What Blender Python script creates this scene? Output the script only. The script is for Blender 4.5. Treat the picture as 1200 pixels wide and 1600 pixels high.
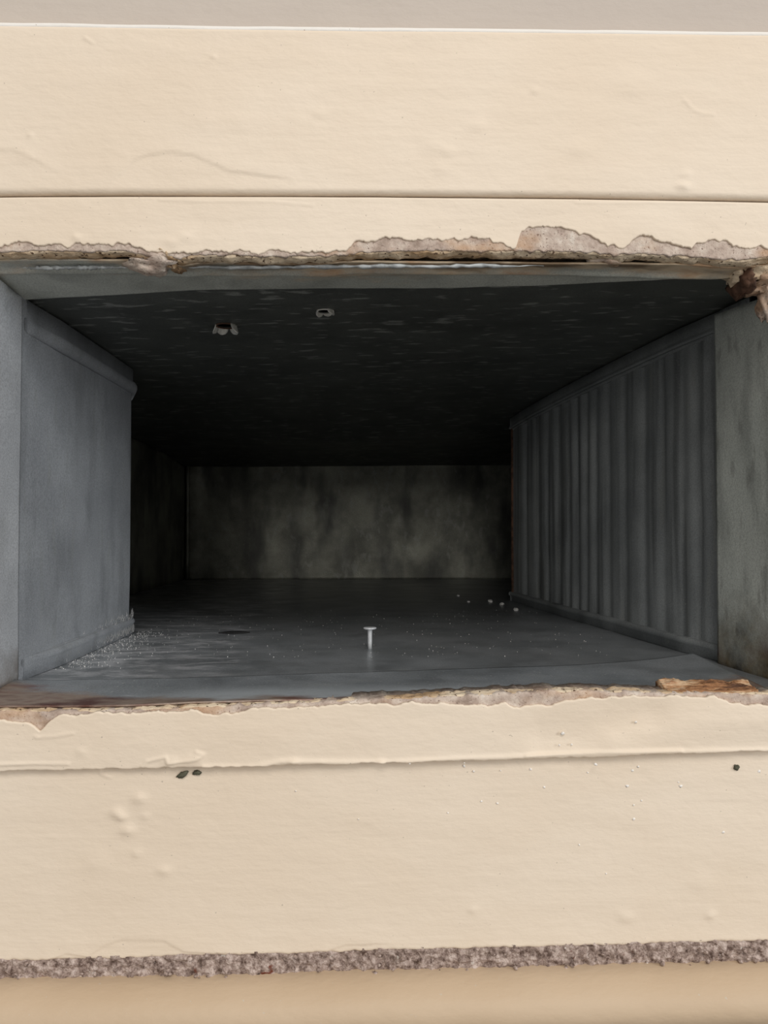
import bpy, math, random
import numpy as np
from mathutils import Vector

for o in list(bpy.data.objects):
    bpy.data.objects.remove(o)
SC = bpy.context.scene
COL = SC.collection
rng = np.random.default_rng(7)
random.seed(7)

# ------------------------------------------------------------------ camera
F_PX = 1155.0
CAM = np.array([0.0, -0.247, 0.0])
YAW, PITCH = math.radians(1.2), math.radians(1.24)
cd = bpy.data.cameras.new('camera')
cd.sensor_fit = 'VERTICAL'
cd.sensor_height = 36.0
cd.lens = 36.0 * F_PX / 1600.0
cd.clip_start = 0.01
co = bpy.data.objects.new('camera', cd)
COL.objects.link(co)
co.location = CAM
co.rotation_euler = (math.pi / 2 + PITCH, 0, -YAW)
SC.camera = co

# ------------------------------------------------------------------ light
w = bpy.data.worlds.new('world')
SC.world = w
w.use_nodes = True
bg = w.node_tree.nodes['Background']
bg.inputs[0].default_value = (1.0, 0.97, 0.93, 1)
bg.inputs[1].default_value = 0.44


def area(name, loc, target, size, power, color):
    ld = bpy.data.lights.new(name, 'AREA')
    ld.shape = 'RECTANGLE'
    ld.size, ld.size_y = size
    ld.energy = power
    ld.color = color
    lo = bpy.data.objects.new(name, ld)
    COL.objects.link(lo)
    lo.location = loc
    lo.rotation_euler = (Vector(target) - Vector(loc)).to_track_quat('-Z', 'Y').to_euler()


area('ceiling_lamp', (0.10, -1.7, 1.45), (0, 0, 0), (1.0, 0.7), 18.0, (1.0, 0.97, 0.93))
area('window_light', (2.3, -1.5, 0.62), (0, 0.05, 0), (0.9, 1.1), 34.0, (0.93, 0.97, 1.0))
area('added_low_light', (-0.12, -2.3, 0.38), (0, 0.1, 0), (0.5, 0.3), 6.0, (1.0, 0.97, 0.92))  # added low light behind the camera, brightens the rear sheet and back floor

SC.view_settings.view_transform = 'Standard'
SC.view_settings.look = 'None'
SC.view_settings.gamma = 1.0
SC.view_settings.use_curve_mapping = False
SC.view_settings.exposure = 0.0

# ------------------------------------------------------------------ measuring helpers
ca, sa, cp, sp = math.cos(YAW), math.sin(YAW), math.cos(PITCH), math.sin(PITCH)
FW = np.array([sa * cp, ca * cp, sp])
RT = np.array([ca, -sa, 0.0])
UP = np.cross(RT, FW)


def ray(px, py):
    return FW + RT * (px - 600.0) / F_PX + UP * (800.0 - py) / F_PX


def on_y(px, py, y=0.0):
    """point of the vertical plane at depth y seen at a photo pixel"""
    d = ray(px, py)
    return CAM + d * (y - CAM[1]) / d[1]


def on_z(px, py, z):
    d = ray(px, py)
    return CAM + d * (z - CAM[2]) / d[2]


def prof(pts, y=0.0):
    a = np.array([on_y(p, q, y) for p, q in pts])
    xs, zs = a[:, 0], a[:, 2]
    return lambda x: np.interp(x, xs, zs)


# ------------------------------------------------------------------ noise
def _hash(i, j, s):
    v = np.sin(i * 127.1 + j * 311.7 + s * 74.7) * 43758.5453
    return v - np.floor(v)


def vnoise(x, y, s=0):
    xi, yi = np.floor(x), np.floor(y)
    xf, yf = x - xi, y - yi
    u, v = xf * xf * (3 - 2 * xf), yf * yf * (3 - 2 * yf)
    a, b = _hash(xi, yi, s), _hash(xi + 1, yi, s)
    c, d = _hash(xi, yi + 1, s), _hash(xi + 1, yi + 1, s)
    return (a * (1 - u) + b * u) * (1 - v) + (c * (1 - u) + d * u) * v - 0.5


def fbm(x, y, s=0, n=4):
    r, amp = 0, 1.0
    for k in range(n):
        r = r + amp * vnoise(x * 2 ** k, y * 2 ** k, s + k * 13)
        amp *= 0.5
    return r


# ------------------------------------------------------------------ materials
def lin(r, g, b):
    f = lambda c: (c / 255 / 12.92) if c / 255 <= 0.04045 else ((c / 255 + 0.055) / 1.055) ** 2.4
    return (f(r), f(g), f(b), 1)


class Mat:
    def __init__(s, name):
        s.m = bpy.data.materials.new(name)
        s.m.use_nodes = True
        s.t = s.m.node_tree
        s.b = s.t.nodes['Principled BSDF']
        s.co = s.t.nodes.new('ShaderNodeTexCoord').outputs['Object']

    def link(s, a, b):
        s.t.links.new(a, b)

    def noise(s, scale, stretch=(1, 1, 1), detail=4, rough=0.55, off=(0, 0, 0)):
        mp = s.t.nodes.new('ShaderNodeMapping')
        mp.inputs['Scale'].default_value = stretch
        mp.inputs['Location'].default_value = off
        s.link(s.co, mp.inputs['Vector'])
        n = s.t.nodes.new('ShaderNodeTexNoise')
        n.inputs['Scale'].default_value = scale
        n.inputs['Detail'].default_value = detail
        n.inputs['Roughness'].default_value = rough
        s.link(mp.outputs[0], n.inputs['Vector'])
        return n.outputs['Fac']

    def ramp(s, fac, stops):
        r = s.t.nodes.new('ShaderNodeValToRGB')
        e = r.color_ramp.elements
        while len(e) < len(stops):
            e.new(0.5)
        for k, (p, c) in enumerate(stops):
            e[k].position = p
            e[k].color = c if len(c) == 4 else (*c, 1)
        s.link(fac, r.inputs[0])
        return r.outputs[0]

    def mask(s, fac, a, b):
        n = s.t.nodes.new('ShaderNodeMapRange')
        n.interpolation_type = 'SMOOTHSTEP'
        n.inputs[1].default_value = a
        n.inputs[2].default_value = b
        s.link(fac, n.inputs[0])
        return n.outputs[0]

    def math(s, op, a, b):
        n = s.t.nodes.new('ShaderNodeMath')
        n.operation = op
        for k, v in enumerate((a, b)):
            if isinstance(v, (int, float)):
                n.inputs[k].default_value = v
            else:
                s.link(v, n.inputs[k])
        return n.outputs[0]

    def mix(s, fac, a, b):
        n = s.t.nodes.new('ShaderNodeMix')
        n.data_type = 'RGBA'
        for sock, v in ((n.inputs[0], fac), (n.inputs[6], a), (n.inputs[7], b)):
            if isinstance(v, (int, float, tuple)):
                sock.default_value = v
            else:
                s.link(v, sock)
        return n.outputs[2]

    def axis(s, k):
        n = s.t.nodes.new('ShaderNodeSeparateXYZ')
        s.link(s.co, n.inputs[0])
        return n.outputs[k]

    def bump(s, fac, dist, strength=1.0):
        n = s.t.nodes.new('ShaderNodeBump')
        n.inputs['Distance'].default_value = dist
        n.inputs['Strength'].default_value = strength
        s.link(fac, n.inputs['Height'])
        prev = s.b.inputs['Normal']
        if prev.is_linked:
            s.link(prev.links[0].from_socket, n.inputs['Normal'])
        s.link(n.outputs[0], prev)

    def done(s, color, rough=0.5, metal=0.0, spec=0.5):
        if isinstance(color, tuple):
            s.b.inputs['Base Color'].default_value = color
        else:
            s.link(color, s.b.inputs['Base Color'])
        if isinstance(rough, (int, float)):
            s.b.inputs['Roughness'].default_value = rough
        else:
            s.link(rough, s.b.inputs['Roughness'])
        s.b.inputs['Metallic'].default_value = metal
        s.b.inputs['Specular IOR Level'].default_value = spec
        return s.m


def paint(name, c0, c1, rough=0.42, strokes=0.00022):
    m = Mat(name)
    n = m.noise(9, (1, 1, 1.6))
    c = m.mix(m.mask(n, 0.3, 0.7), c0, c1)
    spk = m.noise(900, detail=1)
    c = m.mix(m.mask(spk, 0.755, 0.80), c, lin(196, 182, 164))
    m.bump(m.noise(160, (0.10, 1, 1), 3), strokes * 1.2)
    m.bump(m.noise(420, (0.55, 1, 1), 3), 0.00018)
    m.bump(m.noise(45, (0.5, 1, 1), 3), 0.0005)
    return m.done(c, rough, 0, 0.3)


CREAM = paint('cream_paint', lin(235, 219, 199), lin(230, 212, 190), 0.52)
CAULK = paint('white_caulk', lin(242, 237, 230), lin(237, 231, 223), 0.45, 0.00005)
MOULD = paint('tan_paint', lin(200, 177, 150), lin(193, 169, 141), 0.5, 0.0001)
MAUVE = paint('mauve_wall_paint', lin(200, 188, 176), lin(194, 182, 171), 0.6, 0.00015)


def plaster():
    m = Mat('bare_plaster')
    n = m.noise(140, detail=6, rough=0.65)
    c = m.ramp(n, [(0.28, lin(140, 121, 108)), (0.45, lin(184, 165, 152)), (0.58, lin(206, 190, 176)), (0.74, lin(234, 226, 214))])
    g = m.noise(1300, detail=2)
    c = m.mix(m.mask(g, 0.60, 0.72), c, lin(132, 112, 102))
    r = m.noise(30, (1, 1, 2))
    c = m.mix(m.math('MULTIPLY', m.mask(r, 0.5, 0.66), 0.55), c, lin(190, 148, 108))
    m.bump(m.noise(500, detail=4), 0.0006)
    return m.done(c, 0.9, 0, 0.15)


PLASTER = plaster()


def lipstain():
    """underside / ledge of the plaster: rust, lime and old glue"""
    m = Mat('rusty_plaster')
    n = m.noise(55, (0.45, 1, 1), 6, 0.65)
    c = m.ramp(n, [(0.30, lin(104, 84, 66)), (0.40, lin(186, 156, 122)), (0.54, lin(222, 204, 178)), (0.66, lin(208, 186, 158)), (0.74, lin(190, 124, 74))])
    g = m.noise(800, detail=2)
    c = m.mix(m.mask(g, 0.58, 0.7), c, lin(90, 70, 56))
    m.bump(m.noise(400, detail=4), 0.0006)
    return m.done(c, 0.95, 0, 0.1)


LIP = lipstain()


def mortar():
    m = Mat('brown_mortar')
    n = m.noise(420, detail=6, rough=0.7)
    c = m.ramp(n, [(0.36, lin(98, 80, 72)), (0.5, lin(164, 144, 134)), (0.62, lin(204, 186, 176))])
    r = m.noise(130, detail=2)
    c = m.mix(m.mask(r, 0.66, 0.72), c, lin(112, 62, 46))
    c = m.mix(m.mask(m.noise(330, detail=1, off=(3, 1, 2)), 0.735, 0.76), c, lin(215, 205, 196))
    m.bump(m.noise(900, detail=4), 0.0009)
    return m.done(c, 0.95, 0, 0.1)


MORTAR = mortar()


def galv(name, c0, c1, fleck_scale=(1, 1, 1), fleck=0.35, rough=0.42, rust=None, dust=None, metal=0.35, speck=0.5, grime=(60, (1, 1, 1), 0.22), ends=0, worn=False, fs=160):
    """galvanised sheet: mottled zinc, pale flecks along the rolling direction, fine grit"""
    m = Mat(name)
    n = m.noise(26, detail=5, rough=0.6)
    c = m.mix(m.mask(n, 0.3, 0.7), c0, c1)
    f = m.noise(fs, fleck_scale, 2, 0.5)
    c = m.mix(m.math('MULTIPLY', m.mask(f, 0.585, 0.69), fleck), c, lin(176, 178, 172))
    d = m.noise(grime[0], grime[1], 3, 0.5, off=(5, 2, 7))
    c = m.mix(m.math('MULTIPLY', m.mask(d, 0.46, 0.7), grime[2]), c, lin(58, 59, 58))
    gr = m.noise(1500, detail=3, rough=0.8)
    c = m.mix(m.math('MULTIPLY', m.mask(gr, 0.62, 0.34), 0.30), c, lin(52, 53, 54))
    s = m.noise(1100, detail=1, off=(1, 8, 3))
    c = m.mix(m.math('MULTIPLY', m.mask(s, 0.70, 0.76), speck), c, lin(208, 208, 204))
    if dust:
        ax, a, b, amt = dust
        k = m.mask(m.math('ADD', m.axis(ax), m.math('MULTIPLY', m.math('SUBTRACT', m.noise(38), 0.5), 0.10)), a, b)
        k = m.math('MULTIPLY', k, m.mask(m.noise(120, (0.35, 1, 1), 6, 0.75), 0.44, 0.62))
        c = m.mix(m.math('MULTIPLY', k, amt), c, lin(206, 206, 208))
    if worn:  # worn zinc band, with the bluish-white glare painted into its colour
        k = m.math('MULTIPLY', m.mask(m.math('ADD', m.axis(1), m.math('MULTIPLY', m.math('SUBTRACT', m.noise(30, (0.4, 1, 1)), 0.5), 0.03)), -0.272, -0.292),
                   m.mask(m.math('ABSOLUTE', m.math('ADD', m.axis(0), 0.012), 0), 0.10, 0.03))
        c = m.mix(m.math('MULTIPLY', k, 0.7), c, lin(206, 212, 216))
    if rust:
        ax, a, b, cols = rust
        k0 = m.axis(ax)
        if ends:
            e = m.math('MAXIMUM', m.math('SUBTRACT', m.math('ABSOLUTE', m.axis(0), 0), 0.065), 0)
            k0 = m.math('SUBTRACT', k0, m.math('MULTIPLY', e, ends))
        k = m.math('ADD', k0, m.math('MULTIPLY', m.math('SUBTRACT', m.noise(42, (0.4, 1, 1), 6, 0.65), 0.5), 0.05))
        k = m.mask(k, a, b)
        rc = m.ramp(m.noise(70, (0.35, 1, 1), 5, 0.6, off=(2, 2, 2)), [(0.36, cols[0]), (0.5, cols[1]), (0.62, cols[2])])
        c = m.mix(k, c, rc)
    m.bump(m.noise(14, detail=2), 0.002)
    m.bump(m.noise(700, detail=3), 0.00012)
    rr = m.math('ADD', rough - 0.12, m.math('MULTIPLY', m.noise(60, fleck_scale), 0.26))
    return m.done(c, rr, metal, 0.5)


Z0, Z1 = lin(104, 108, 110), lin(128, 132, 133)
D0, D1 = lin(74, 77, 76), lin(96, 99, 97)
RUSTC = (lin(98, 66, 58), lin(160, 142, 128), lin(118, 80, 72))
G_LEFT = galv('galvanised_left', lin(176, 179, 184), lin(196, 199, 203), (1, 1, 0.22), 0.22, 0.42, speck=0.6, grime=(110, (1, 1, 0.25), 0.16))
G_LEFTC = galv('galvanised_left_collar', lin(214, 216, 220), lin(226, 228, 231), (1, 1, 0.3), 0.15, 0.4, speck=0.5, grime=(60, (1, 1, 1), 0.1), rust=(2, 0.016, -0.010, (lin(70, 60, 50), lin(140, 132, 122), lin(110, 92, 78))))  # lighter zinc than the left side: glare on this flange put into the colour
G_RIGHT = galv('galvanised_ribbed', lin(165, 169, 170), lin(188, 192, 192), (1, 1, 0.13), 0.40, 0.45, grime=(150, (1, 1, 0.05), 0.5))
G_SEAM = galv('galvanised_seam', lin(150, 154, 155), lin(178, 182, 182), (1, 0.3, 1), 0.25, 0.45)
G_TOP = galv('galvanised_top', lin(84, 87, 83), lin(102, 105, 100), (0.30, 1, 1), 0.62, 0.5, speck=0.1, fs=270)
G_FLOOR = galv('galvanised_floor', lin(140, 144, 147), lin(162, 165, 168), (0.3, 1, 1), 0.2, 0.34, dust=(0, -0.045, -0.090, 0.95), speck=0.7)
G_BACK = galv('galvanised_back', lin(112, 112, 102), lin(168, 168, 154), (1, 1, 0.5), 0.3, 0.5, speck=0.1, grime=(34, (1, 1, 0.35), 0.75))
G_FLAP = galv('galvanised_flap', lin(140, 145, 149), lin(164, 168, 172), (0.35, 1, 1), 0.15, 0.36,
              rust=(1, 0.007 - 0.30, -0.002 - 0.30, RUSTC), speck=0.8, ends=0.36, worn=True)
G_TOPC = galv('galvanised_top_collar', lin(196, 199, 190), lin(214, 217, 208), (0.3, 1, 1), 0.2, 0.4, metal=0.08,
              rust=(1, 0.016 - 0.30, 0.006 - 0.30, (lin(130, 108, 84), lin(226, 206, 178), lin(190, 140, 96))), speck=0.2)
G_SIDEC = galv('galvanised_side_collar', lin(206, 211, 204), lin(222, 226, 218), (1, 1, 0.35), 0.7, 0.42, grime=(80, (1, 1, 0.3), 0.30), metal=0.08,
               rust=(2, -0.026 + 0.058, -0.060 + 0.058, (lin(58, 48, 34), lin(112, 96, 66), lin(92, 62, 42))), speck=0.8)


def plain(name, col, rough=0.6, metal=0.0, var=0.3, bump=0.0002, scale=300):
    m = Mat(name)
    n = m.noise(scale, detail=4)
    dk = tuple(c * (1 - var) for c in col[:3]) + (1,)
    m.bump(n, bump)
    return m.done(m.mix(m.mask(n, 0.35, 0.65), dk, col), rough, metal, 0.4)


BEAD = plain('bright_zinc', lin(186, 190, 191), 0.5, 0.1, 0.5, 0.0002, 260)
NAILM = plain('zinc_nail', lin(226, 228, 230), 0.35, 0.25, 0.12, 0.00003)
TORN = plain('torn_zinc_edge', lin(225, 223, 215), 0.4, 0.3, 0.25)
DARK = plain('dark_scrap', lin(34, 33, 33), 0.8)
DIRT = plain('grey_dirt', lin(96, 94, 78), 0.9)
_f = Mat('rusty_flake')
_c = _f.ramp(_f.noise(150, (0.3, 1, 2.5), 6, 0.7), [(0.32, lin(96, 70, 56)), (0.44, lin(168, 122, 86)), (0.55, lin(214, 184, 150)), (0.68, lin(176, 104, 62))])
_f.bump(_f.noise(260, (0.3, 1, 2.5), 5, 0.7), 0.0012)
FLAKE = _f.done(_c, 0.95, 0, 0.1)
WHITE = plain('white_grit', lin(222, 220, 216), 0.8)
LINT = plain('grey_lint', lin(176, 175, 173), 0.9)
RUSTY = plain('brown_rust', lin(104, 76, 60), 0.9, 0, 0.55, 0.0006, 260)
WOODF = plain('room_floor_tile', lin(128, 126, 124), 0.5, 0, 0.3, 0.0003, 20)
LIGHT_BLOCK = plain('light_block_dark', lin(70, 58, 48), 0.9, 0, 0.3)


# ------------------------------------------------------------------ mesh helpers
def obj(name, verts, faces, mat, parent=None, smooth=True, origin=None):
    L = np.array(origin if origin is not None else (parent_world(parent) if parent else (0, 0, 0)), float)
    me = bpy.data.meshes.new(name)
    v = np.asarray(verts, float) - L
    me.from_pydata(v.tolist(), [], [tuple(int(i) for i in f) for f in faces])
    me.materials.append(mat)
    if smooth:
        me.polygons.foreach_set('use_smooth', [True] * len(me.polygons))
    me.update()
    o = bpy.data.objects.new(name, me)
    COL.objects.link(o)
    if parent:
        o.parent = parent
        o.location = L - parent_world(parent)
    else:
        o.location = L
    return o


def parent_world(p):
    v = np.array(p.location, float)
    while p.parent:
        p = p.parent
        v = v + np.array(p.location, float)
    return v


def tag(o, label, cat=None, group=None, kind=None):
    o['label'] = label
    if cat:
        o['category'] = cat
    if group:
        o['group'] = group
    if kind:
        o['kind'] = kind
    return o


def empty(name, loc):
    o = bpy.data.objects.new(name, None)
    COL.objects.link(o)
    o.location = loc
    o.empty_display_size = 0.02
    return o


def grid_faces(nu, nv, off=0):
    i = np.arange(nu - 1)[:, None]
    j = np.arange(nv - 1)[None, :]
    a = off + i * nv + j
    return np.stack([a, a + nv, a + nv + 1, a + 1], -1).reshape(-1, 4)


def solid_grid(P, back):
    """closed solid: front grid P (nu,nv,3) plus the same outline moved by `back`"""
    nu, nv, _ = P.shape
    B = P + np.asarray(back)
    V = P.reshape(-1, 3)
    F = [tuple(f) for f in grid_faces(nu, nv)]
    n = len(V)
    top = [(i, nv - 1) for i in range(nu)]
    bot = [(i, 0) for i in range(nu)]
    vb = [B[i, j] for i, j in bot] + [B[i, j] for i, j in top]
    ib = lambda i: n + i
    it = lambda i: n + nu + i
    id_ = lambda i, j: i * nv + j
    for i in range(nu - 1):
        F.append((id_(i, 0), ib(i), ib(i + 1), id_(i + 1, 0)))
        F.append((id_(i, nv - 1), id_(i + 1, nv - 1), it(i + 1), it(i)))
        F.append((ib(i), it(i), it(i + 1), ib(i + 1)))
    F.append(tuple([id_(0, j) for j in range(nv)] + [it(0), ib(0)]))
    F.append(tuple([id_(nu - 1, j) for j in range(nv)][::-1] + [ib(nu - 1), it(nu - 1)]))
    return np.vstack([V, np.array(vb)]), F


def sheet(name, P, mat, parent, thick=0.0008, offset=1):
    nu, nv, _ = P.shape
    o = obj(name, P.reshape(-1, 3), grid_faces(nu, nv), mat, parent)
    md = o.modifiers.new('thickness', 'SOLIDIFY')
    md.thickness = thick
    md.offset = offset
    return o


def tube(pts, rad, n=10, squash=None):
    pts = np.asarray(pts, float)
    rad = np.full(len(pts), rad) if np.isscalar(rad) else np.asarray(rad)
    V, F = [], []
    for k, p in enumerate(pts):
        t = pts[min(k + 1, len(pts) - 1)] - pts[max(k - 1, 0)]
        t /= np.linalg.norm(t)
        a = np.cross(t, (0.13, 0.2, 0.97))
        a /= np.linalg.norm(a)
        b = np.cross(t, a)
        for q in range(n):
            an = 2 * math.pi * q / n
            V.append(p + rad[k] * (a * math.cos(an) + b * math.sin(an)))
    for k in range(len(pts) - 1):
        for q in range(n):
            F.append((k * n + q, k * n + (q + 1) % n, (k + 1) * n + (q + 1) % n, (k + 1) * n + q))
    F.append(tuple(range(n))[::-1])
    F.append(tuple(range((len(pts) - 1) * n, len(pts) * n)))
    return np.array(V), F


def lump(center, radii, seed, rough=0.35, nu=20, nv=14, freq=2.2):
    """an uneven broken lump"""
    V, F = [], []
    for i in range(nv + 1):
        th = math.pi * i / nv
        for j in range(nu):
            ph = 2 * math.pi * j / nu
            d = np.array([math.sin(th) * math.cos(ph), math.sin(th) * math.sin(ph), math.cos(th)])
            k = 1 + rough * (fbm(np.array(d[0] * freq + 5 + d[2] * 1.7), np.array(d[1] * freq + 9 - d[2]), seed, 4))
            V.append(np.array(center) + d * np.array(radii) * float(k))
    for i in range(nv):
        for j in range(nu):
            F.append((i * nu + j, i * nu + (j + 1) % nu, (i + 1) * nu + (j + 1) % nu, (i + 1) * nu + j))
    return np.array(V), F


def seg_dist(X, Z, pts):
    """distance to a polyline and the side it lies on"""
    best = np.full(X.shape, 9.0)
    side = np.zeros(X.shape)
    for (a, b) in zip(pts[:-1], pts[1:]):
        ax, az, bx, bz = a[0], a[2], b[0], b[2]
        dx, dz = bx - ax, bz - az
        t = np.clip(((X - ax) * dx + (Z - az) * dz) / (dx * dx + dz * dz), 0, 1)
        d = np.hypot(X - ax - t * dx, Z - az - t * dz)
        s = np.sign((X - ax) * dz - (Z - az) * dx)
        m = d < best
        best = np.where(m, d, best)
        side = np.where(m, s, side)
    return best, side


XL, XR = -0.31, 0.31


def board(name, lo, hi, y0, thick, mat, nx=1000, nz=110, r_lo=0.0015, r_hi=0.0015, disp=None, jag_lo=0, jag_hi=0, seed=0,
          x0=XL, x1=XR, parent=None):
    """a painted board with its face at depth y0, rounded edges and a brushed, dented face"""
    xs = np.linspace(x0, x1, nx)
    zl, zh = lo(xs) * np.ones(nx), hi(xs) * np.ones(nx)
    if jag_lo:
        zl = zl + jag_lo * (fbm(xs * 420, xs * 0 + 3, seed, 5) + 0.7 * fbm(xs * 120, xs * 0 + 1, seed + 4) + 0.35 * np.abs(fbm(xs * 900, xs * 0, seed + 6)))
    if jag_hi:
        zh = zh + jag_hi * (fbm(xs * 420, xs * 0 + 5, seed + 1, 5) + 0.7 * fbm(xs * 120, xs * 0 + 2, seed + 5))
    # finer rows at both edges
    v = np.linspace(0, 1, nz)
    v = 0.5 - 0.5 * np.cos(math.pi * v) * (0.75 + 0.25 * np.abs(np.cos(math.pi * v)))
    v = (v - v[0]) / (v[-1] - v[0])
    X = np.repeat(xs[:, None], nz, 1)
    Z = zl[:, None] + (zh - zl)[:, None] * v[None, :]
    Y = np.full_like(X, y0)
    for r, t in ((r_lo, Z - zl[:, None]), (r_hi, zh[:, None] - Z)):
        if r:
            q = np.clip(1 - t / r, 0, 1)
            Y += r * (1 - np.sqrt(np.clip(1 - q * q, 0, 1)))
    if disp is not None:
        Y -= disp(X, Z)
    P = np.stack([X, Y, Z], -1)
    back = np.zeros_like(P)
    back[..., 1] = (y0 + thick) - Y
    V, F = solid_grid(P, back)
    return obj(name, V, F, mat, parent)


def features(dents=(), ridges=(), y=0.0, amp=0.00018, seed=0):
    ds = [(on_y(px, py, y), r, h) for px, py, r, h in dents]
    rs = [([on_y(px, py, y) for px, py in pts], wdt, h, one) for pts, wdt, h, one in ridges]

    def f(X, Z):
        D = amp * fbm(X * 28, Z * 60, seed, 3)
        for c, r, h in ds:
            D = D + 0.85 * h * np.exp(-(((X - c[0]) / (r * 1.5)) ** 2 + ((Z - c[2]) / r) ** 2))
        for pts, wdt, h, one in rs:
            d, s = seg_dist(X, Z, pts)
            k = np.exp(-(d / wdt) ** 2)
            if one:
                k = np.where(s * one > 0, np.exp(-(d / (wdt * 9)) ** 2), np.exp(-(d / (wdt * 0.5)) ** 2))
            D = D + 0.8 * h * k
        return D
    return f


# ================================================================== SETTING
top_board_top = prof([(-200, 39), (0, 40), (400, 46), (700, 49), (1200, 55), (1500, 58)])
top_groove = prof([(-200, 302), (0, 306), (200, 305), (600, 306), (900, 309), (1200, 314), (1500, 317)])
top_paint = prof([(-200, 388), (0, 389), (20, 385), (40, 381), (60, 386), (100, 389), (125, 383), (150, 386), (175, 381), (200, 384), (215, 389), (240, 394),
                  (265, 398), (300, 393), (330, 393), (360, 396), (400, 397), (450, 395), (500, 396), (540, 391), (560, 379),
                  (600, 374), (640, 377), (665, 374), (690, 379), (715, 374), (740, 372), (780, 380), (795, 388), (806, 386), (815, 364), (825, 361), (850, 359),
                  (890, 359), (920, 368), (950, 384), (975, 388), (990, 376), (1005, 370), (1030, 376), (1050, 382), (1075, 384),
                  (1100, 381), (1130, 378), (1160, 388), (1200, 386), (1500, 388)])
top_plaster = prof([(-200, 394), (0, 393), (200, 392), (230, 399), (280, 403), (310, 398), (400, 400), (500, 401), (560, 394),
                    (700, 392), (800, 392), (900, 393), (960, 398), (1000, 396), (1100, 402), (1150, 407), (1200, 402), (1500, 402)])
bot_plaster = prof([(-200, 1109), (0, 1110), (200, 1109), (300, 1104), (400, 1100), (500, 1096), (600, 1092), (700, 1086),
                    (800, 1082), (900, 1079), (980, 1080), (1050, 1082), (1200, 1084), (1500, 1084)])
bot_paint = prof([(-200, 1124), (0, 1126), (20, 1124), (45, 1126), (58, 1134), (66, 1140), (74, 1133), (82, 1124), (95, 1117), (150, 1112),
                  (225, 1110), (300, 1108), (320, 1115), (345, 1114), (370, 1110), (400, 1105), (500, 1102), (600, 1097), (690, 1097), (720, 1101),
                  (760, 1100), (790, 1096), (800, 1102), (835, 1101), (860, 1099), (880, 1092), (950, 1087), (1050, 1085), (1110, 1087),
                  (1130, 1096), (1160, 1099), (1200, 1102), (1500, 1102)])
bot_groove = prof([(-200, 1207), (0, 1203), (150, 1200), (260, 1198), (420, 1194), (600, 1190), (800, 1185), (1000, 1178), (1200, 1171), (1500, 1164)])
low_board_bot = prof([(-200, 1512), (0, 1507), (200, 1502), (600, 1490), (900, 1483), (1200, 1475), (1500, 1468)])
mortar_bot = prof([(-200, 1537), (0, 1534), (300, 1530), (600, 1521), (900, 1514), (1200, 1506), (1500, 1500)])
const = lambda z: (lambda x: np.full(np.shape(x), z))

f_top = features(
    dents=[(500, 180, .0015, .0003), (745, 200, .002, .00035), (985, 135, .004, .0003), (1065, 293, .0016, .0007), (1070, 275, .0015, .0004), (835, 145, .001, .0004),
           (320, 190, .004, .0003), (375, 190, .004, .00028), (470, 200, .005, .0002), (680, 230, .003, .0003), (700, 240, .002, .0003),
           (690, 265, .002, .0003), (905, 235, .003, .0003), (45, 250, .002, .0003), (335, 92, .0006, .0004), (50, 214, .0007, .0004)],
    ridges=[([(190, 274), (205, 255), (230, 244), (262, 239), (300, 243), (335, 258), (362, 269), (395, 273), (425, 278)], .0007, .00034, -1),
            ([(0, 236), (22, 237), (40, 243), (55, 252)], .0007, .0003, -1),
            ([(1066, 158), (1080, 173), (1095, 180), (1113, 182)], .0005, .0003, 0),
            ([(134, 62), (147, 71)], .0004, .0003, 0)], seed=3)
o = board('trim_1', top_groove, top_board_top, -0.0010, 0.018, CREAM, r_lo=0.0022, r_hi=0.0016, disp=f_top)
tag(o, 'wide smooth cream board above the vent opening, below the mauve wall', 'trim', kind='structure')

f_ts = features(dents=[(120, 372, .001, .0004), (290, 370, .002, .0005), (270, 380, .002, .0005), (1000, 350, .006, .0004)],
                ridges=[([(250, 314), (330, 316), (420, 316), (490, 322)], .0004, .0002, 0), ([(900, 318), (1150, 319)], .0004, .00012, 0)],
                amp=.0004, seed=21)
o = board('trim_2', top_plaster, lambda x: top_groove(x) - 0.0012, 0.0001, 0.012, PLASTER, nz=36, r_lo=0.0005, r_hi=0.0004,
          disp=lambda X, Z: 0.0003 * fbm(X * 260, Z * 260, 5), jag_lo=0.0007, seed=11)
tag(o, 'narrow strip along the top of the opening, chipped to bare plaster', 'trim', kind='structure')
ts = o
board('paint_layer', top_paint, lambda x: top_groove(x) - 0.0005, -0.0004, 0.0011, CREAM, nx=1300, nz=44, r_lo=0.0005, r_hi=0.0008, disp=f_ts,
      jag_lo=0.0014, seed=31, parent=ts)['label'] = 'cream paint with a broken lower edge'

f_bs = features(dents=[(300, 1186, .002, .0006), (270, 1188, .0018, .0006), (310, 1180, .0012, .0005), (460, 1188, .0012, .0006), (595, 1188, .001, .0006),
                       (130, 1172, .0012, .0003)],
                ridges=[([(0, 1192), (60, 1190), (110, 1191)], .0006, .0004, 0),
                        ([(225, 1195), (232, 1187), (262, 1180), (265, 1190), (310, 1184), (320, 1176), (308, 1172)], .0005, .00045, 0),
                        ([(320, 1196), (400, 1196), (440, 1187), (470, 1187), (600, 1189), (700, 1183), (860, 1178), (1020, 1173), (1200, 1169)], .0009, .0006, 0),
                        ([(820, 1178), (930, 1172), (1060, 1170)], .0006, .0005, 0),
                        ([(60, 1150), (90, 1148), (118, 1143)], .0005, .0003, 0),
                        ([(850, 1150), (930, 1135), (1010, 1115)], .006, -.0009, 0), ([(960, 1160), (1080, 1130), (1200, 1120)], .006, .0009, 0)],
                amp=.0004, seed=41)
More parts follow.
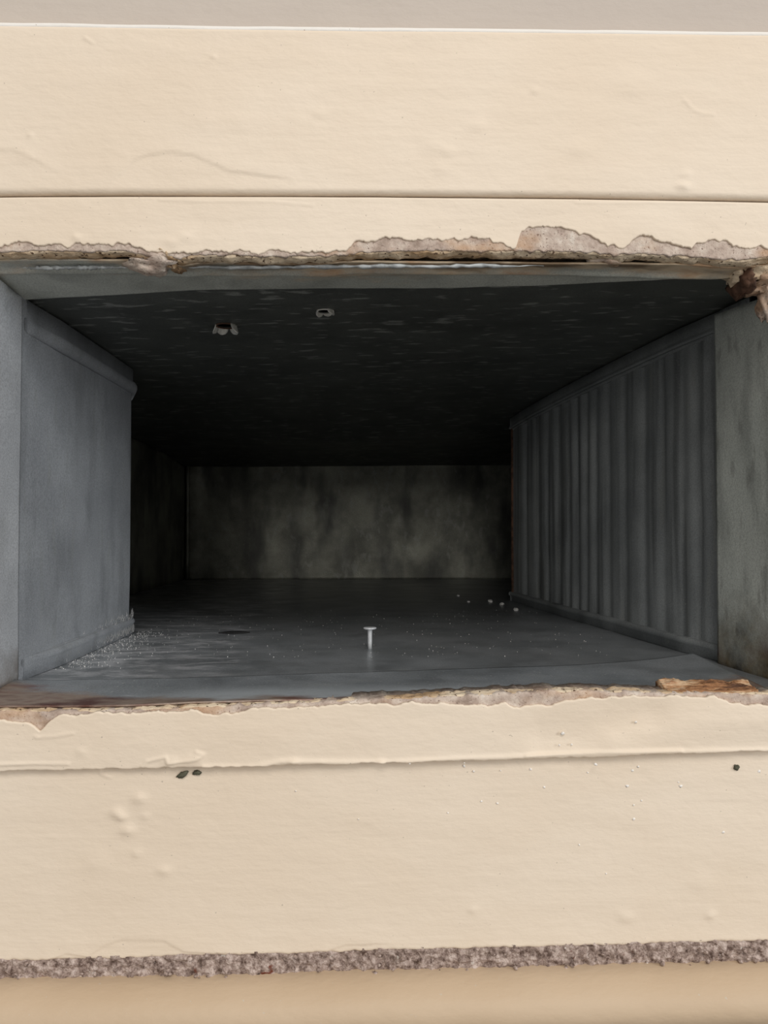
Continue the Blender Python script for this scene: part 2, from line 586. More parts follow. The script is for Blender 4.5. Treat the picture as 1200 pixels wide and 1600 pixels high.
o = board('trim_3', lambda x: bot_groove(x) + 0.0006, bot_plaster, -0.0009, 0.012, PLASTER, nz=36, r_lo=0.0004, r_hi=0.0012,
          disp=lambda X, Z: 0.0003 * fbm(X * 260, Z * 260, 9), jag_hi=0.0006, seed=51)
tag(o, 'narrow strip along the bottom of the opening, worn and chipped at its top edge', 'trim', kind='structure')
bs = o
board('paint_layer', bot_groove, bot_paint, -0.0020, 0.0012, CREAM, nx=1300, nz=52, r_lo=0.0007, r_hi=0.0006, disp=f_bs, jag_hi=0.0009, jag_lo=0.0004,
      seed=61, parent=bs)['label'] = 'cream paint with an uneven upper edge'

f_lb = features(
    dents=[(216, 1250, .0016, .0008), (180, 1272, .0014, .0008), (188, 1279, .0012, .0008), (197, 1300, .0016, .0008), (225, 1278, .001, .0004),
           (212, 1337, .001, .0004), (255, 1363, .0016, .0006), (1112, 1433, .0012, .0006), (980, 1436, .0018, .0005), (1095, 1380, .003, .0004),
           (150, 1352, .003, .0004), (740, 1425, .001, .0004)],
    ridges=[([(80, 1500), (100, 1492), (135, 1497), (160, 1480), (190, 1470), (255, 1472), (285, 1489), (335, 1492)], .0007, .00034, -1),
            ([(510, 1488), (540, 1478), (575, 1478)], .0007, .0003, -1),
            ([(150, 1196), (155, 1211), (172, 1218)], .0004, .0003, 0)], seed=71)
o = board('trim_4', low_board_bot, lambda x: bot_groove(x) + 0.0005, 0.0012, 0.016, CREAM, r_lo=0.0012, r_hi=0.0006, disp=f_lb, jag_lo=0.0005, seed=81)
tag(o, 'wide cream board below the vent opening, down to the brown joint', 'trim', kind='structure')

o = board('trim_5', lambda x: mortar_bot(x) - 0.002, lambda x: low_board_bot(x) + 0.0012, 0.0022, 0.012, MORTAR, nx=900, nz=40, r_lo=0, r_hi=0,
          disp=lambda X, Z: 0.0013 * fbm(X * 620, Z * 620, 91, 4) + 0.0006)
tag(o, 'rough brown joint between the lower cream board and the tan moulding', 'trim', kind='structure')

# rounded moulding at the bottom
xs = np.linspace(XL, XR, 160)
prof_pts = []
for a in np.linspace(0, 150, 30):
    prof_pts.append((0.004 - 0.015 * math.sin(math.radians(a)), -0.0098 * (1 - math.cos(math.radians(a)))))
for k in range(1, 8):
    prof_pts.append((-0.0035, -0.0185 - 0.004 * k))
prof_pts = np.array(prof_pts)
zt = mortar_bot(xs) + 0.0004
P = np.zeros((len(xs), len(prof_pts), 3))
P[..., 0] = xs[:, None]
P[..., 1] = prof_pts[None, :, 0] - 0.0002 * fbm(xs[:, None] * 40, prof_pts[None, :, 1] * 90, 5)
P[..., 2] = zt[:, None] + prof_pts[None, :, 1] + 0.0004 * fbm(xs[:, None] * 90, prof_pts[None, :, 1] * 60, 8)
P = P[:, ::-1]
back = np.zeros_like(P)
back[..., 1] = 0.016 - P[..., 1]
V, F = solid_grid(P, back)
o = obj('trim_6', V, F, MOULD)
tag(o, 'tan rounded moulding below the brown joint, along the bottom edge', 'trim', kind='structure')

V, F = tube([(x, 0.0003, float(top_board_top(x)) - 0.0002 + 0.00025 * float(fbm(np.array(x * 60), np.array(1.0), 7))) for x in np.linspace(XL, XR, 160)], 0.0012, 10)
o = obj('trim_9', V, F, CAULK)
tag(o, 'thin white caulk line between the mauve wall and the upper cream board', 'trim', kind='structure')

# wall above, side strips, room floor, added light-blocking box behind
def box(x0, x1, y0, y1, z0, z1):
    V = [(x, y, z) for x in (x0, x1) for y in (y0, y1) for z in (z0, z1)]
    F = [(0, 1, 3, 2), (4, 6, 7, 5), (0, 4, 5, 1), (2, 3, 7, 6), (0, 2, 6, 4), (1, 5, 7, 3)]
    return V, F


def merge(parts):
    V, F, n = [], [], 0
    for v, f in parts:
        V += [tuple(p) for p in v]
        F += [tuple(i + n for i in q) for q in f]
        n += len(v)
    return V, F


o = board('wall_back', const(0.1655), const(0.42), 0.0035, 0.02, MAUVE, nx=200, nz=60, r_lo=0, r_hi=0, disp=features(amp=.0005, seed=99))
tag(o, 'mauve grey wall above the upper cream board', 'wall', kind='structure')
for nm, x0, x1, lb in (('trim_7', XL, -0.1385, 'plain cream strip closing the left side of the opening'),
                       ('trim_8', 0.1605, XR, 'plain cream strip closing the right side of the opening')):
    o = board(nm, lambda x: top_plaster(x) * 0 - 0.0608, lambda x: top_plaster(x) * 0 + 0.0915, 0.0004, 0.0116, CREAM, nx=90, nz=60,
              r_lo=0.0, r_hi=0.0, disp=features(amp=.0003, seed=17), x0=x0, x1=x1)
    tag(o, lb, 'trim', kind='structure')
V, F = box(-1.6, 1.6, -3.0, 0.014, -0.32, -0.30)
o = obj('floor', V, F, WOODF, smooth=False)
tag(o, 'grey room floor in front of the wall', 'floor', kind='structure')
V, F = merge([box(-0.34, 0.34, 0.016, 0.70, 0.30, 0.32), box(-0.34, 0.34, 0.016, 0.70, -0.32, -0.30),
              box(-0.36, -0.34, 0.016, 0.70, -0.32, 0.32), box(0.34, 0.36, 0.016, 0.70, -0.32, 0.32),
              box(-0.36, 0.36, 0.70, 0.72, -0.32, 0.32),
              box(-0.36, -0.309, 0.010, 0.03, -0.32, 0.42), box(0.309, 0.36, 0.010, 0.03, -0.32, 0.42),
              box(-0.36, 0.36, 0.014, 0.03, -0.32, -0.165), box(-0.36, 0.36, 0.0165, 0.03, 0.105, 0.42)])
o = obj('light_block_box', V, F, LIGHT_BLOCK, smooth=False)  # unseen box added to keep outside light from leaking into the duct
tag(o, 'unseen light-blocking box added behind the wall around the duct', 'wall', kind='structure')

# ================================================================== DUCT
ZF = -0.058                                            # duct floor level
duct = empty('air_duct', (0.0, 0.30, ZF))
tag(duct, 'dark galvanised sheet metal air duct running back into the wall behind the opening', 'duct')


def xr_at(y):                                          # slanting right side
    return 0.153 + (y - 0.070) / 0.265 * (0.115 - 0.153)


def ceil_z(x, y):
    t = np.clip((x + 0.133) / 0.286, 0, 1)
    z = 0.0885 + 0.0065 * t
    k = np.clip((y - 0.10) / 0.5, 0, 1)
    z = z - 0.004 * np.clip(1 - y / 0.2, 0, 1) * 0
    z = z - k * k * (0.020 + 0.004 * t)
    # a shallow sagging dent in the sheet, deep inside
    z = z - 0.008 * np.exp(-(((x + 0.02) / 0.16) ** 2 + ((y - 0.40) / 0.06) ** 2))
    return z


def floor_z(x, y):
    return ZF + 0.0018 * np.exp(-(((x - 0.0) / 0.10) ** 2 + ((y - 0.33) / 0.08) ** 2)) \
        - 0.0010 * np.exp(-(((x + 0.06) / 0.06) ** 2 + ((y - 0.24) / 0.03) ** 2)) + 0.0005 * fbm(x * 30, y * 25, 4, 2)


# --- top panel with two punched holes
holes = [(on_z(353, 514, 0.0885), 0.0042), (on_z(508, 492, 0.0895), 0.0033)]
nx, ny = 290, 330
gx = np.linspace(-0.215, 0.215, nx)
gy = np.linspace(0.0275, 0.600, ny)
X, Y = np.meshgrid(gx, gy, indexing='ij')
gone = np.zeros_like(X, bool)
for c, r in holes:
    dx, dy = X - c[0], Y - c[1]
    d = np.hypot(dx, dy) + 1e-9
    ins = d < r * 1.35
    gone |= d < r * 0.9
    s = np.where(ins, np.maximum(r, d) / d, 1)
    X, Y = c[0] + dx * s, c[1] + dy * s
Z = ceil_z(X, Y) + 0.0004 * fbm(X * 18, Y * 18, 2, 2) + 0.0032 * np.clip(1 - (Y - 0.0275) / 0.022, 0, 1)
P = np.stack([X, Y, Z], -1)
F = grid_faces(nx, ny)
g = gone.reshape(-1)
F = F[~g[F].all(1)]
F = F[~(g[F].sum(1) >= 3)]
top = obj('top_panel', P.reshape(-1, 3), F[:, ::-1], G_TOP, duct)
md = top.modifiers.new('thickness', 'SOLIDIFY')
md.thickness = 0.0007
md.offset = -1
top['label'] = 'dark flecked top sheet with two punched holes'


def petal(c, ang, r, length, drop, width, name='torn_petal'):
    """a curled tongue of metal burst downward from a punched hole"""
    n, m = 7, 5
    P = np.zeros((n, m, 3))
    ca_, sa_ = math.cos(ang), math.sin(ang)
    for i in range(n):
        t = i / (n - 1)
        rad = r + length * (0.25 * t + 0.55 * t * t)
        dz = -drop * (t ** 0.8)
        wd = width * (0.12 + 0.88 * math.sqrt(max(0, 1 - t ** 2.6)))
        for j in range(m):
            s = (j / (m - 1) - 0.5) * 2 * wd
            cup = 0.25 * wd * (1 - (2 * j / (m - 1) - 1) ** 2)
            P[i, j] = (c[0] + ca_ * (rad + cup) - sa_ * s, c[1] + sa_ * (rad + cup) + ca_ * s, c[2] + dz)
    return sheet(name, P, TORN, top, 0.0004, 0)


for (c, r), angs, dr in ((holes[0], (0.85, 2.05, 3.05, -0.15), 0.0046), (holes[1], (0.35, 1.45, 2.5, 3.5, -0.7), 0.0021)):
    cz = float(ceil_z(np.array(c[0]), np.array(c[1])))
    for k, a in enumerate(angs):
        petal((c[0], c[1], cz + 0.0004), a + 0.2 * random.uniform(-1, 1), r * 0.9, 0.0024 if dr > .003 else .0008, dr * random.uniform(.7, 1.15),
              r * 0.62)
    # rusty rim of the hole
    pts = [(c[0] + r * 1.02 * math.cos(a), c[1] + r * 1.02 * math.sin(a), cz - 0.0002) for a in np.linspace(0, 2 * math.pi, 20)]
    V, Fq = tube(pts, 0.00035, 6)
    obj('hole_rim', V, Fq, TORN if c is holes[1][0] else RUSTY, top)

# --- floor panel
nx, ny = 260, 300
gx = np.linspace(-0.215, 0.235, nx)
gy = np.linspace(0.012, 0.600, ny)
X, Y = np.meshgrid(gx, gy, indexing='ij')
P = np.stack([X, Y, floor_z(X, Y)], -1)
o = sheet('floor_panel', P, G_FLOOR, duct, 0.0008, -1)
o['label'] = 'grey floor sheet with pale dust at the left'

# --- left side
XLW = -0.132
ys = np.linspace(0.030, 0.171, 90)
zs = np.linspace(ZF - 0.0005, 0.0895, 70)
Yg, Zg = np.meshgrid(ys, zs, indexing='ij')
endr = np.clip((Yg - 0.163) / 0.008, 0, 1)
Xg = XLW + 0.0008 * fbm(Yg * 20, Zg * 20, 6, 2) - 0.004 * endr ** 2
P = np.stack([Xg, Yg, np.minimum(Zg, ceil_z(Xg, Yg) - 0.0006)], -1)
o = sheet('side_panel', P, G_LEFT, duct, 0.0008, 0)
o['label'] = 'smooth left side sheet'
left = o


def seam(name, pts, h, proud, nrm, mat, bead=0.0012, up=1, parent=duct, drop=0.35):
    """a folded lock seam: a flat strip with a rounded bead along one edge, swept along pts (its root line)"""
    pts = np.asarray(pts, float)
    nrm = np.asarray(nrm, float)
    cs = [(0, 0), (proud, 0), (proud, h * 0.55)]
    for a in np.linspace(-50, 230, 10):
        cs.append((proud + bead * 0.95 * math.cos(math.radians(a)) - bead * .2, h * 0.78 + bead * math.sin(math.radians(a))))
    cs += [(proud * 0.4, h), (0, h)]
    cs = np.array(cs)
    n = len(cs)
    V, F = [], []
    for k, p in enumerate(pts):
        tp = 0.05 + 0.95 * min(1.0, k / 9.0)
        for u, v in cs:
            V.append(p + nrm * u * tp + np.array((0, 0, up * v)))
    for k in range(len(pts) - 1):
        for q in range(n):
            F.append((k * n + q, k * n + (q + 1) % n, (k + 1) * n + (q + 1) % n, (k + 1) * n + q))
    F.append(tuple(range(n)))
    F.append(tuple(range((len(pts) - 1) * n, len(pts) * n))[::-1])
    return obj(name, V, F, mat, parent)


ys = np.linspace(0.036, 0.172, 40)
pts = [(XLW + 0.0002 - 0.005 * max(0, (y - 0.160) / 0.012) ** 2, y, float(ceil_z(np.array(XLW), np.array(y))) - 0.0008 - 0.003 * max(0, (y - 0.164) / 0.008) ** 2) for y in ys]
seam('seam', pts, 0.0125, 0.0018, (1, 0, 0), G_LEFT, 0.0032, -1)['label'] = 'folded seam along the top of the left side'
pts = [(XLW + 0.0002 - 0.004 * max(0, (y - 0.160) / 0.012) ** 2, y, float(floor_z(np.array(XLW), np.array(y))) + 0.0003) for y in ys]
seam('seam', pts, 0.0085, 0.0024, (1, 0, 0), G_LEFT, 0.0016, 1)['label'] = 'dusty folded seam along the foot of the left side'

# --- right side, ribbed
grooves_px = [822, 840, 855, 873, 887, 901, 915, 930, 951, 976, 1007, 1037, 1067, 1091, 1114]
yy = np.linspace(0.04, 0.34, 600)
pp = 600 + F_PX * np.array([((np.array([xr_at(y), y, 0]) - CAM) @ RT) / ((np.array([xr_at(y), y, 0]) - CAM) @ FW) for y in yy])
gy_ = np.interp(np.array(grooves_px), pp[::-1], yy[::-1])
ys = np.linspace(0.050, 0.336, 360)
zs = np.linspace(ZF - 0.0005, 0.0955, 50)
Yg, Zg = np.meshgrid(ys, zs, indexing='ij')
Xg = 0.153 + (Yg - 0.070) / 0.265 * (0.115 - 0.153)
D = np.zeros_like(Yg)
for k, y in enumerate(gy_):
    dep = 0.0022 if k < 8 else (0.0013 if k < 11 else 0.0008)
    wob = 0.0010 * fbm(Zg * 18, Zg * 0 + k, 3, 3)
    D += dep * np.exp(-((Yg - y + wob) / 0.0042) ** 2)
Xg = Xg + D + 0.0006 * fbm(Yg * 25, Zg * 14, 6, 2)
P = np.stack([Xg, Yg, np.minimum(Zg, ceil_z(Xg, Yg) - 0.0006)], -1)
o = sheet('side_panel', P[:, ::-1], G_RIGHT, duct, 0.0008, 0)
o['label'] = 'ribbed right side sheet with vertical grooves'
nr = np.array((-0.99, -0.142, 0))
ys = np.linspace(0.052, 0.337, 60)
pts = [(xr_at(y) + 0.0006, y, float(ceil_z(np.array(xr_at(y)), np.array(y))) - 0.0008) for y in ys]
seam('seam', pts, 0.0095, 0.0030, nr, G_SEAM, 0.0009, -1)['label'] = 'folded seam along the top of the ribbed side'
pts = [(xr_at(y) + 0.0006, y, float(floor_z(np.array(xr_at(y)), np.array(y))) + 0.0002) for y in ys]
seam('seam', pts, 0.0070, 0.0034, nr, G_SEAM, 0.0016, 1)['label'] = 'folded seam along the foot of the ribbed side'
# rusty folded end of the ribbed sheet
V, F = tube([(xr_at(0.336) - 0.0004, 0.3365, z) for z in np.linspace(ZF + 0.001, 0.085, 12)], 0.0016, 8)
obj('folded_edge', V, F, RUSTY, duct)['label'] = 'brown folded rear edge of the ribbed side'

# --- rear chamber
YB = 0.592
xs_ = np.linspace(-0.207, 0.235, 120)
zs = np.linspace(ZF - 0.001, 0.0745, 40)
Xg, Zg = np.meshgrid(xs_, zs, indexing='ij')
Yg = YB - 0.0012 * np.exp(-((Xg + 0.196) / 0.006) ** 2) + 0.0015 * fbm(Xg * 12, Zg * 12, 12, 2)
P = np.stack([Xg, Yg, Zg], -1)
sheet('rear_panel', P, G_BACK, duct, 0.0008, 0)['label'] = 'mottled rear sheet at the far end'
V, F = tube([(-0.2035, YB - 0.002, z) for z in np.linspace(ZF, 0.0735, 8)], 0.0022, 8)
obj('corner_fold', V, F, G_BACK, duct)
for x in (-0.207, 0.235):
    ys = np.linspace(0.165 if x < 0 else 0.02, YB, 40)
    zs = np.linspace(ZF - 0.001, 0.094, 24)
    Yg, Zg = np.meshgrid(ys, zs, indexing='ij')
    Xg = np.full_like(Yg, x) + 0.001 * fbm(Yg * 10, Zg * 10, 3, 2)
    P = np.stack([Xg, Yg, np.minimum(Zg, ceil_z(Xg, Yg) - 0.0005)], -1)
    sheet('chamber_side', P, G_BACK, duct, 0.0008, 0)
# return closing the chamber beside the left side
ys_ = np.linspace(-0.207, XLW - 0.004, 12)
Xg, Zg = np.meshgrid(ys_, np.linspace(ZF - 0.001, 0.088, 12), indexing='ij')
sheet('chamber_return', np.stack([Xg, np.full_like(Xg, 0.168), Zg], -1), G_BACK, duct, 0.0008, 0)

# --- collar: the flanges folded round the opening
# top flange
edge = [(-60, 470), (40, 467), (120, 463), (200, 459), (300, 452), (450, 450), (700, 449), (850, 445), (1000, 437), (1100, 432), (1180, 428)]
exs, eys, ezs = [], [], []
for px, py in edge:
    z = 0.0878 + 0.0022 * np.clip((px - 40) / 300, 0, 1)
    p = on_z(px, py, z)
    exs.append(p[0]); eys.append(p[1]); ezs.append(z)
xs_ = np.linspace(-0.1385, 0.1600, 210)
ye = np.interp(xs_, exs, eys)
ze = np.interp(xs_, exs, ezs)
vs = np.linspace(0, 1, 40)
y0 = 0.0042
Yg = y0 + (ye - y0)[:, None] * vs[None, :]
Xg = np.repeat(xs_[:, None], 40, 1)
zf = top_plaster(xs_)[:, None] - 0.0009
Zg = zf + (ze[:, None] - zf) * np.clip(Yg / np.maximum(ye[:, None], 1e-4), 0, 1) ** 1.2
Zg = np.minimum(Zg, 0.0912) - 0.0011 * np.exp(-((Yg - 0.0125) / 0.0016) ** 2) + 0.0003 * fbm(Xg * 60, Yg * 60, 8, 3)
P = np.stack([Xg, Yg, Zg], -1)
tf = sheet('top_flange', P[:, ::-1], G_TOPC, duct, 0.0007, 0)
tf['label'] = 'paler folded flange along the top of the opening'

for a, b in ((34, 200), (274, 850)):
    q = [on_z(px, 419 - 0.004 * (px - 200), 0.0894) for px in np.linspace(a, b, 60)]
    V, F = tube([(p[0], p[1], 0.0896 + 0.0002 * random.uniform(-1, 1)) for p in q], [(0.00062 + 0.00024 * random.uniform(-1, 1)) * min(1, .1 + 6 * min(k, 59 - k) / 59) for k in range(60)], 8)
    obj('fold_bead', V, F, BEAD, duct)['label'] = 'bright zinc crease of the top flange'

# bottom flange, its right corner lifted
edge = [(-60, 1063), (60, 1063), (250, 1061), (450, 1055), (650, 1048), (850, 1042), (960, 1036), (1030, 1029), (1090, 1020)]
exs, eys, ezs = [], [], []
for px, py in edge:
    z = ZF + 0.0014 + 0.0022 * np.clip((px - 900) / 190, 0, 1) ** 2
    p = on_z(px, py, z)
    exs.append(p[0]); eys.append(p[1]); ezs.append(z)
xend, yend, zend = exs[-1], eys[-1], ezs[-1]
pc = on_z(1188, 1076, ZF + 0.0002)
xs_ = np.linspace(-0.1375, pc[0], 220)
ye = np.interp(xs_, exs + [pc[0]], eys + [pc[1]])
ze = np.interp(xs_, exs + [pc[0]], ezs + [pc[2] + 0.0008])
y0 = 0.0015
zf = np.minimum(bot_plaster(xs_) + 0.0008, ZF + 0.0006)
vs = np.linspace(0, 1, 40)
Yg = y0 + (np.maximum(ye, y0 + 0.002) - y0)[:, None] * vs[None, :]
Xg = np.repeat(xs_[:, None], 40, 1)
Zg = zf[:, None] + (ze - zf)[:, None] * vs[None, :] + 0.0003 * fbm(Xg * 50, Yg * 60, 18, 3)
P = np.stack([Xg, Yg, Zg], -1)
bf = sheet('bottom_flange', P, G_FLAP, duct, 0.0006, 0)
bf['label'] = 'pale worn flange with painted glare and rust along the front lip'

# left collar
ys = np.linspace(0.004, 0.0345, 30)
zs = np.linspace(-0.0605, 0.0905, 60)
Yg, Zg = np.meshgrid(ys, zs, indexing='ij')
Xg = -0.1325 + 0.0012 - 0.0004 * (Yg - 0.004) / 0.03 + 0.0005 * fbm(Yg * 40, Zg * 20, 16, 2)
zt = 0.0905 - 0.0025 * (Yg - 0.004) / 0.03
P = np.stack([Xg, Yg, np.clip(Zg, -0.0575, zt - 0.001)], -1)
sheet('side_flange', P, G_LEFTC, duct, 0.0007, 0)['label'] = 'left side flange at the opening'

# right collar, standing off the ribbed side
ys = np.linspace(0.004, 0.068, 50)
zs = np.linspace(0, 1, 60)
Yg, Vg = np.meshgrid(ys, zs, indexing='ij')
t = (Yg - 0.015) / 0.053
Xg = 0.1560 - 0.0062 * t + 0.0005 * fbm(Yg * 40, Vg * 4, 26, 2)
zhi = 0.0880 + 0.0040 * t
zlo = -0.0600 + 0.0015 * t
P = np.stack([Xg, Yg, zlo + (zhi - zlo) * Vg], -1)
rc = sheet('side_flange', P[:, ::-1], G_SIDEC, duct, 0.0007, 0)
rc['label'] = 'grey right side flange, rust stained at the foot'

# ================================================================== LIP: ledges, broken pieces
def lip_strip(name, fz, y0, y1, up, mat, parent, seed, depth=0.0035, slope=0.0):
    xs_ = np.linspace(-0.139, 0.160, 440)
    n = 12
    vs = np.linspace(0, 1, n)
    Yg = y0 + (y1 - y0) * vs[None, :] + 0.0010 * fbm(xs_[:, None] * 130, xs_[:, None] * 0, seed, 3) * vs[None, :]
    Xg = np.repeat(xs_[:, None], n, 1)
    Zg = fz(xs_)[:, None] + slope * vs[None, :] + up * (0.0010 * fbm(Xg * 300, Yg * 300, seed + 3, 4) + 0.0004 * np.sin(vs * math.pi)[None, :])
    P = np.stack([Xg, Yg, Zg], -1)
    if up > 0:
        P = P
    V, F = solid_grid(P if up > 0 else P[:, ::-1], np.array((0, 0, -up * depth)))
    return obj(name, V, F, mat, parent)


lip_strip('ragged_edge', lambda x: top_plaster(x) - 0.0001, 0.0006, 0.0046, -1, LIP, ts, 5, slope=-0.0008)['label'] = 'rusty brown underside of the plaster edge'
lip_strip('ragged_edge', lambda x: bot_plaster(x) - 0.0001, -0.0002, 0.0050, 1, LIP, bs, 9)['label'] = 'stained ledge of crumbled plaster'

p = on_y(243, 411, 0.006)
V, F = lump(p, (0.0085, 0.006, 0.0030), 3, 0.9)
obj('plaster_chunk', V, F, PLASTER, ts)['label'] = 'pale chunk hanging under the lip, left'
p = on_y(268, 406, 0.006)
V, F = lump(p, (0.0052, 0.005, 0.0034), 8, 1.0)
obj('plaster_chunk', V, F, LIP, ts)['label'] = 'brown broken chunk'
p = on_y(946, 404, 0.006)
V, F = lump(p, (0.0062, 0.005, 0.0022), 5, 0.9)
obj('plaster_chunk', V, F, PLASTER, ts)['label'] = 'pale flake hanging under the lip, right'
for px, py, rr, sd, m in ((1172, 420, (0.0070, 0.008, 0.0050), 12, LIP), (1188, 447, (0.0055, 0.006, 0.0026), 14, PLASTER), (1160, 442, (0.0030, 0.006, 0.0042), 19, RUSTY),
                          (1148, 424, (0.0045, 0.006, 0.0036), 29, LIP), (1198, 420, (0.0040, 0.006, 0.0060), 23, LIP), (1198, 470, (0.0025, 0.004, 0.0065), 33, PLASTER)):
    p = on_y(px, py, 0.012)
    V, F = lump(p, rr, sd, 1.0, 24, 16, 2.8)
    obj('plaster_chunk', V, F, m, ts)
# rusty flake on the lower lip, right
n1, n2 = 90, 16
P = np.zeros((n1, n2, 3))
for i in range(n1):
    u = i / (n1 - 1)
    for j in range(n2):
        v = j / (n2 - 1)
        a = on_y(1046 + 140 * u, 1084 - 4 * u, 0.0)
        P[i, j] = (a[0], 0.0005 + 0.012 * v * (1 - 0.4 * u), a[2] + 0.0006 + 0.0020 * v * (1 - 0.5 * u))
P[..., 2] += 0.0022 * fbm(P[..., 0] * 160, P[..., 1] * 420, 3, 5)
P[..., 1] += 0.0012 * fbm(P[..., 0] * 300, P[..., 2] * 100, 6, 4)
V, F = solid_grid(P, np.array((0, 0, -0.0022)))
obj('rust_flake', V, F, FLAKE, bs)['label'] = 'raised orange brown flake at the right end of the ledge'

# crumbs along the mortar joint
parts = []
for k in range(110):
    px = random.uniform(-40, 1240)
    t = random.random()
    x = on_y(px, 1500, 0.001)[0]
    z = mortar_bot(x) * (1 - t) + low_board_bot(x) * t
    r = random.uniform(0.0002, 0.0007)
    parts.append(lump((x, 0.0012 - random.uniform(0, .0012), z), (r * 1.3, r, r), k, 0.9, 7, 5))
V, F = merge(parts)
jt = bpy.data.objects['trim_5']
o = obj('crumbs', V, F, MORTAR, jt)
o['kind'] = 'stuff'

parts = []
for px, py in [(782, 1204), (725, 1191), (752, 1252), (777, 1255), (725, 1197), (918, 1207), (930, 1193), (988, 1204), (997, 1198), (1060, 1222), (1064, 1228), (1002, 1251),
               (980, 1228), (990, 1258), (947, 1365), (990, 1280), (892, 1162), (878, 1145), (992, 1127), (873, 1163), (462, 1236), (740, 1205), (829, 1202), (1186, 1205), (640, 1192), (850, 1230),
               (905, 1320), (1130, 1300), (700, 1270), (560, 1280)]:
    p = on_y(px, py, 0.0012 if py > 1195 else -0.0012)
    q = random.uniform(0.00025, 0.0006)
    parts.append(lump((p[0], p[1] - (0.0000 if py > 1195 else 0.0008), p[2]), (q, 0.00022, q * 0.8), px, 0.9, 8, 6))
V, F = merge(parts)
o = obj('specks', V, F, CAULK, bpy.data.objects['trim_4'])
o['kind'] = 'stuff'

# ================================================================== THINGS
# nail
np_ = on_z(578, 1014, ZF)
nz = float(floor_z(np.array(np_[0]), np.array(np_[1])))
nail = empty('nail', (np_[0], np_[1], nz))
tag(nail, 'small pale flat-headed nail standing upright on the duct floor', 'nail')


def lathe(pr, c, n=20):
    V, F = [], []
    for r, z in pr:
        for q in range(n):
            a = 2 * math.pi * q / n
            V.append((c[0] + r * math.cos(a), c[1] + r * math.sin(a), c[2] + z))
    for k in range(len(pr) - 1):
        for q in range(n):
            F.append((k * n + q, k * n + (q + 1) % n, (k + 1) * n + (q + 1) % n, (k + 1) * n + q))
    F.append(tuple(range(n))[::-1])
    F.append(tuple(range((len(pr) - 1) * n, len(pr) * n)))
    return V, F


c = (np_[0], np_[1], nz)
V, F = lathe([(0.00098, 0.0), (0.00102, 0.003), (0.00108, 0.0085), (0.0013, 0.0093), (0.0013, 0.0096)], c)
obj('shank', V, F, NAILM, nail)
V, F = lathe([(0.0012, 0.0092), (0.0026, 0.0094), (0.0031, 0.0097), (0.0032, 0.0101), (0.0029, 0.0103), (0.0010, 0.01035)], c)
obj('head', V, F, NAILM, nail)

# dark scrap on the floor
sp_ = on_z(366, 989, ZF)
n1, n2 = 18, 9
P = np.zeros((n1, n2, 3))
for i in range(n1):
    u = i / (n1 - 1) * 2 - 1
    hw = 0.0044 * (1 - abs(u) ** 1.2) + 0.0002
    for j in range(n2):
        v = j / (n2 - 1) * 2 - 1
        x, y = sp_[0] + 0.0082 * u, sp_[1] + hw * v + 0.002 * u
        P[i, j] = (x, y, float(floor_z(np.array(x), np.array(y))) + 0.0006 + 0.0006 * (1 - v * v) * (1 - u * u))
V, F = solid_grid(P, np.array((0, 0, -0.0006)))
o = obj('leaf_scrap', V, F, DARK, origin=(sp_[0], sp_[1], ZF))
tag(o, 'flat dark pointed scrap lying on the duct floor left of the nail', 'scrap')

# white crumbs near the far right of the floor
for k, (px, py) in enumerate([(716, 933), (732, 944), (766, 943), (784, 947), (806, 955)]):
    p = on_z(px, py, ZF)
    r = (0.0011, 0.0010, 0.0016, 0.0014, 0.0015)[k]
    z = float(floor_z(np.array(p[0]), np.array(p[1])))
    V, F = lump((p[0], p[1], z + r * 0.6), (r * 1.2, r * 1.2, r * .8), 40 + k, 0.6, 10, 8)
    o = obj('crumb', V, F, WHITE, origin=(p[0], p[1], z))
    tag(o, ('leftmost and faintest of the five white crumbs in a row on the dark duct floor', 'second white crumb from the left in the row on the dark duct floor',
            'middle white crumb of the row of five on the dark duct floor', 'fourth white crumb from the left in the row on the dark duct floor',
            'rightmost white crumb in the row on the dark duct floor, against the ribbed side foot')[k], 'crumb', group='white crumbs on the duct floor')

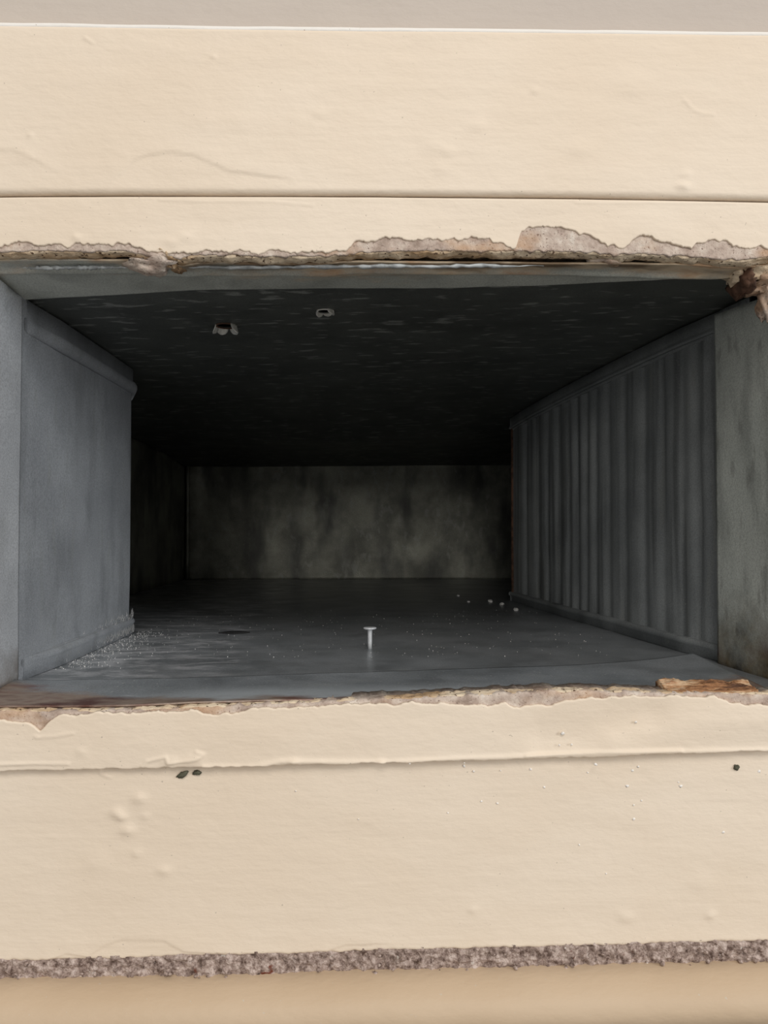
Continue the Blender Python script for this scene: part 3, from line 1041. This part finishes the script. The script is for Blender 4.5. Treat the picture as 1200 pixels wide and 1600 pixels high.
# dirt stuck under the lower strip
for (px, py, rx, rz, sd, lb) in ((287, 1209, .0019, .0008, 3, 'larger grey dirt crumb stuck on the lower board at left, below the strip'),
                                 (308, 1207, .0012, .0007, 5, 'smaller grey dirt crumb just right of the larger one on the lower board'),
                                 (1150, 1199, .0009, .0009, 7, 'dark dirt crumb stuck on the lower board near its right end')):
    p = on_y(px, py, 0.0010)
    V, F = lump(p, (rx, .0010, rz), sd, 1.0, 14, 10, 2.5)
    if sd == 3:
        V = V.copy()
        V[:, 2] += (V[:, 0] - p[0]) * 0.45
    o = obj('dirt_crumb', V, F, DIRT, origin=tuple(p))
    tag(o, lb, 'crumb')


# dust: loose grit and fuzz
def grit(spots, rr, name, mat, label):
    parts = []
    for (x, y, z) in spots:
        r = random.uniform(*rr)
        a = random.uniform(0, 6.28)
        vs_ = [(x + r * math.cos(a + q * 2.09), y + r * math.sin(a + q * 2.09), z - r * .1) for q in range(3)] + [(x, y, z + r * 1.1)]
        parts.append((vs_, [(0, 2, 1), (0, 1, 3), (1, 2, 3), (2, 0, 3)]))
    V, F = merge(parts)
    o = obj(name, V, F, mat, smooth=False)
    return tag(o, label, 'dust', kind='stuff')


spots = []
while len(spots) < 420:
    x, y = random.uniform(-0.125, 0.125), 0.05 + 0.22 * random.random() ** 1.6
    if abs(x) < 0.125 and x < xr_at(y) - 0.008:
        spots.append((x, y, float(floor_z(np.array(x), np.array(y))) + (0.0002 if y > 0.085 else 0.0022)))
spots = [s for s in spots if s[1] > 0.085]
for k in range(380):
    y = random.uniform(0.06, 0.172)
    x = XLW + 0.003 + abs(random.gauss(0, 0.010))
    spots.append((x, y, float(floor_z(np.array(x), np.array(y))) + 0.0002))
grit(spots, (0.00012, 0.00030), 'grit', WHITE, 'pale grit and dust scattered over the duct floor')
parts = []
for k in range(420):
    y = 0.172 - abs(random.gauss(0, 0.030))
    if y < 0.06:
        continue
    zb = ZF + random.choice((0.0006, 0.0006, 0.008)) + random.uniform(0, .0035)
    x = XLW + (0.0032 if zb < ZF + 0.004 else 0.0026) - 0.004 * max(0, (y - 0.160) / 0.012) ** 2
    h = random.uniform(0.0006, 0.0030) * (0.5 + 0.5 * (y / 0.172))
    wv = random.uniform(0.00006, 0.00014)
    dx, dy = random.gauss(0, .0004), random.gauss(0, .0008)
    vs_ = [(x - wv, y - wv, zb), (x + wv, y - wv, zb), (x, y + wv, zb), (x + dx, y + dy, zb + h)]
    parts.append((vs_, [(0, 2, 1), (0, 1, 3), (1, 2, 3), (2, 0, 3)]))
V, F = merge(parts)
o = obj('fuzz', V, F, LINT, left, smooth=False)
o['kind'] = 'stuff'
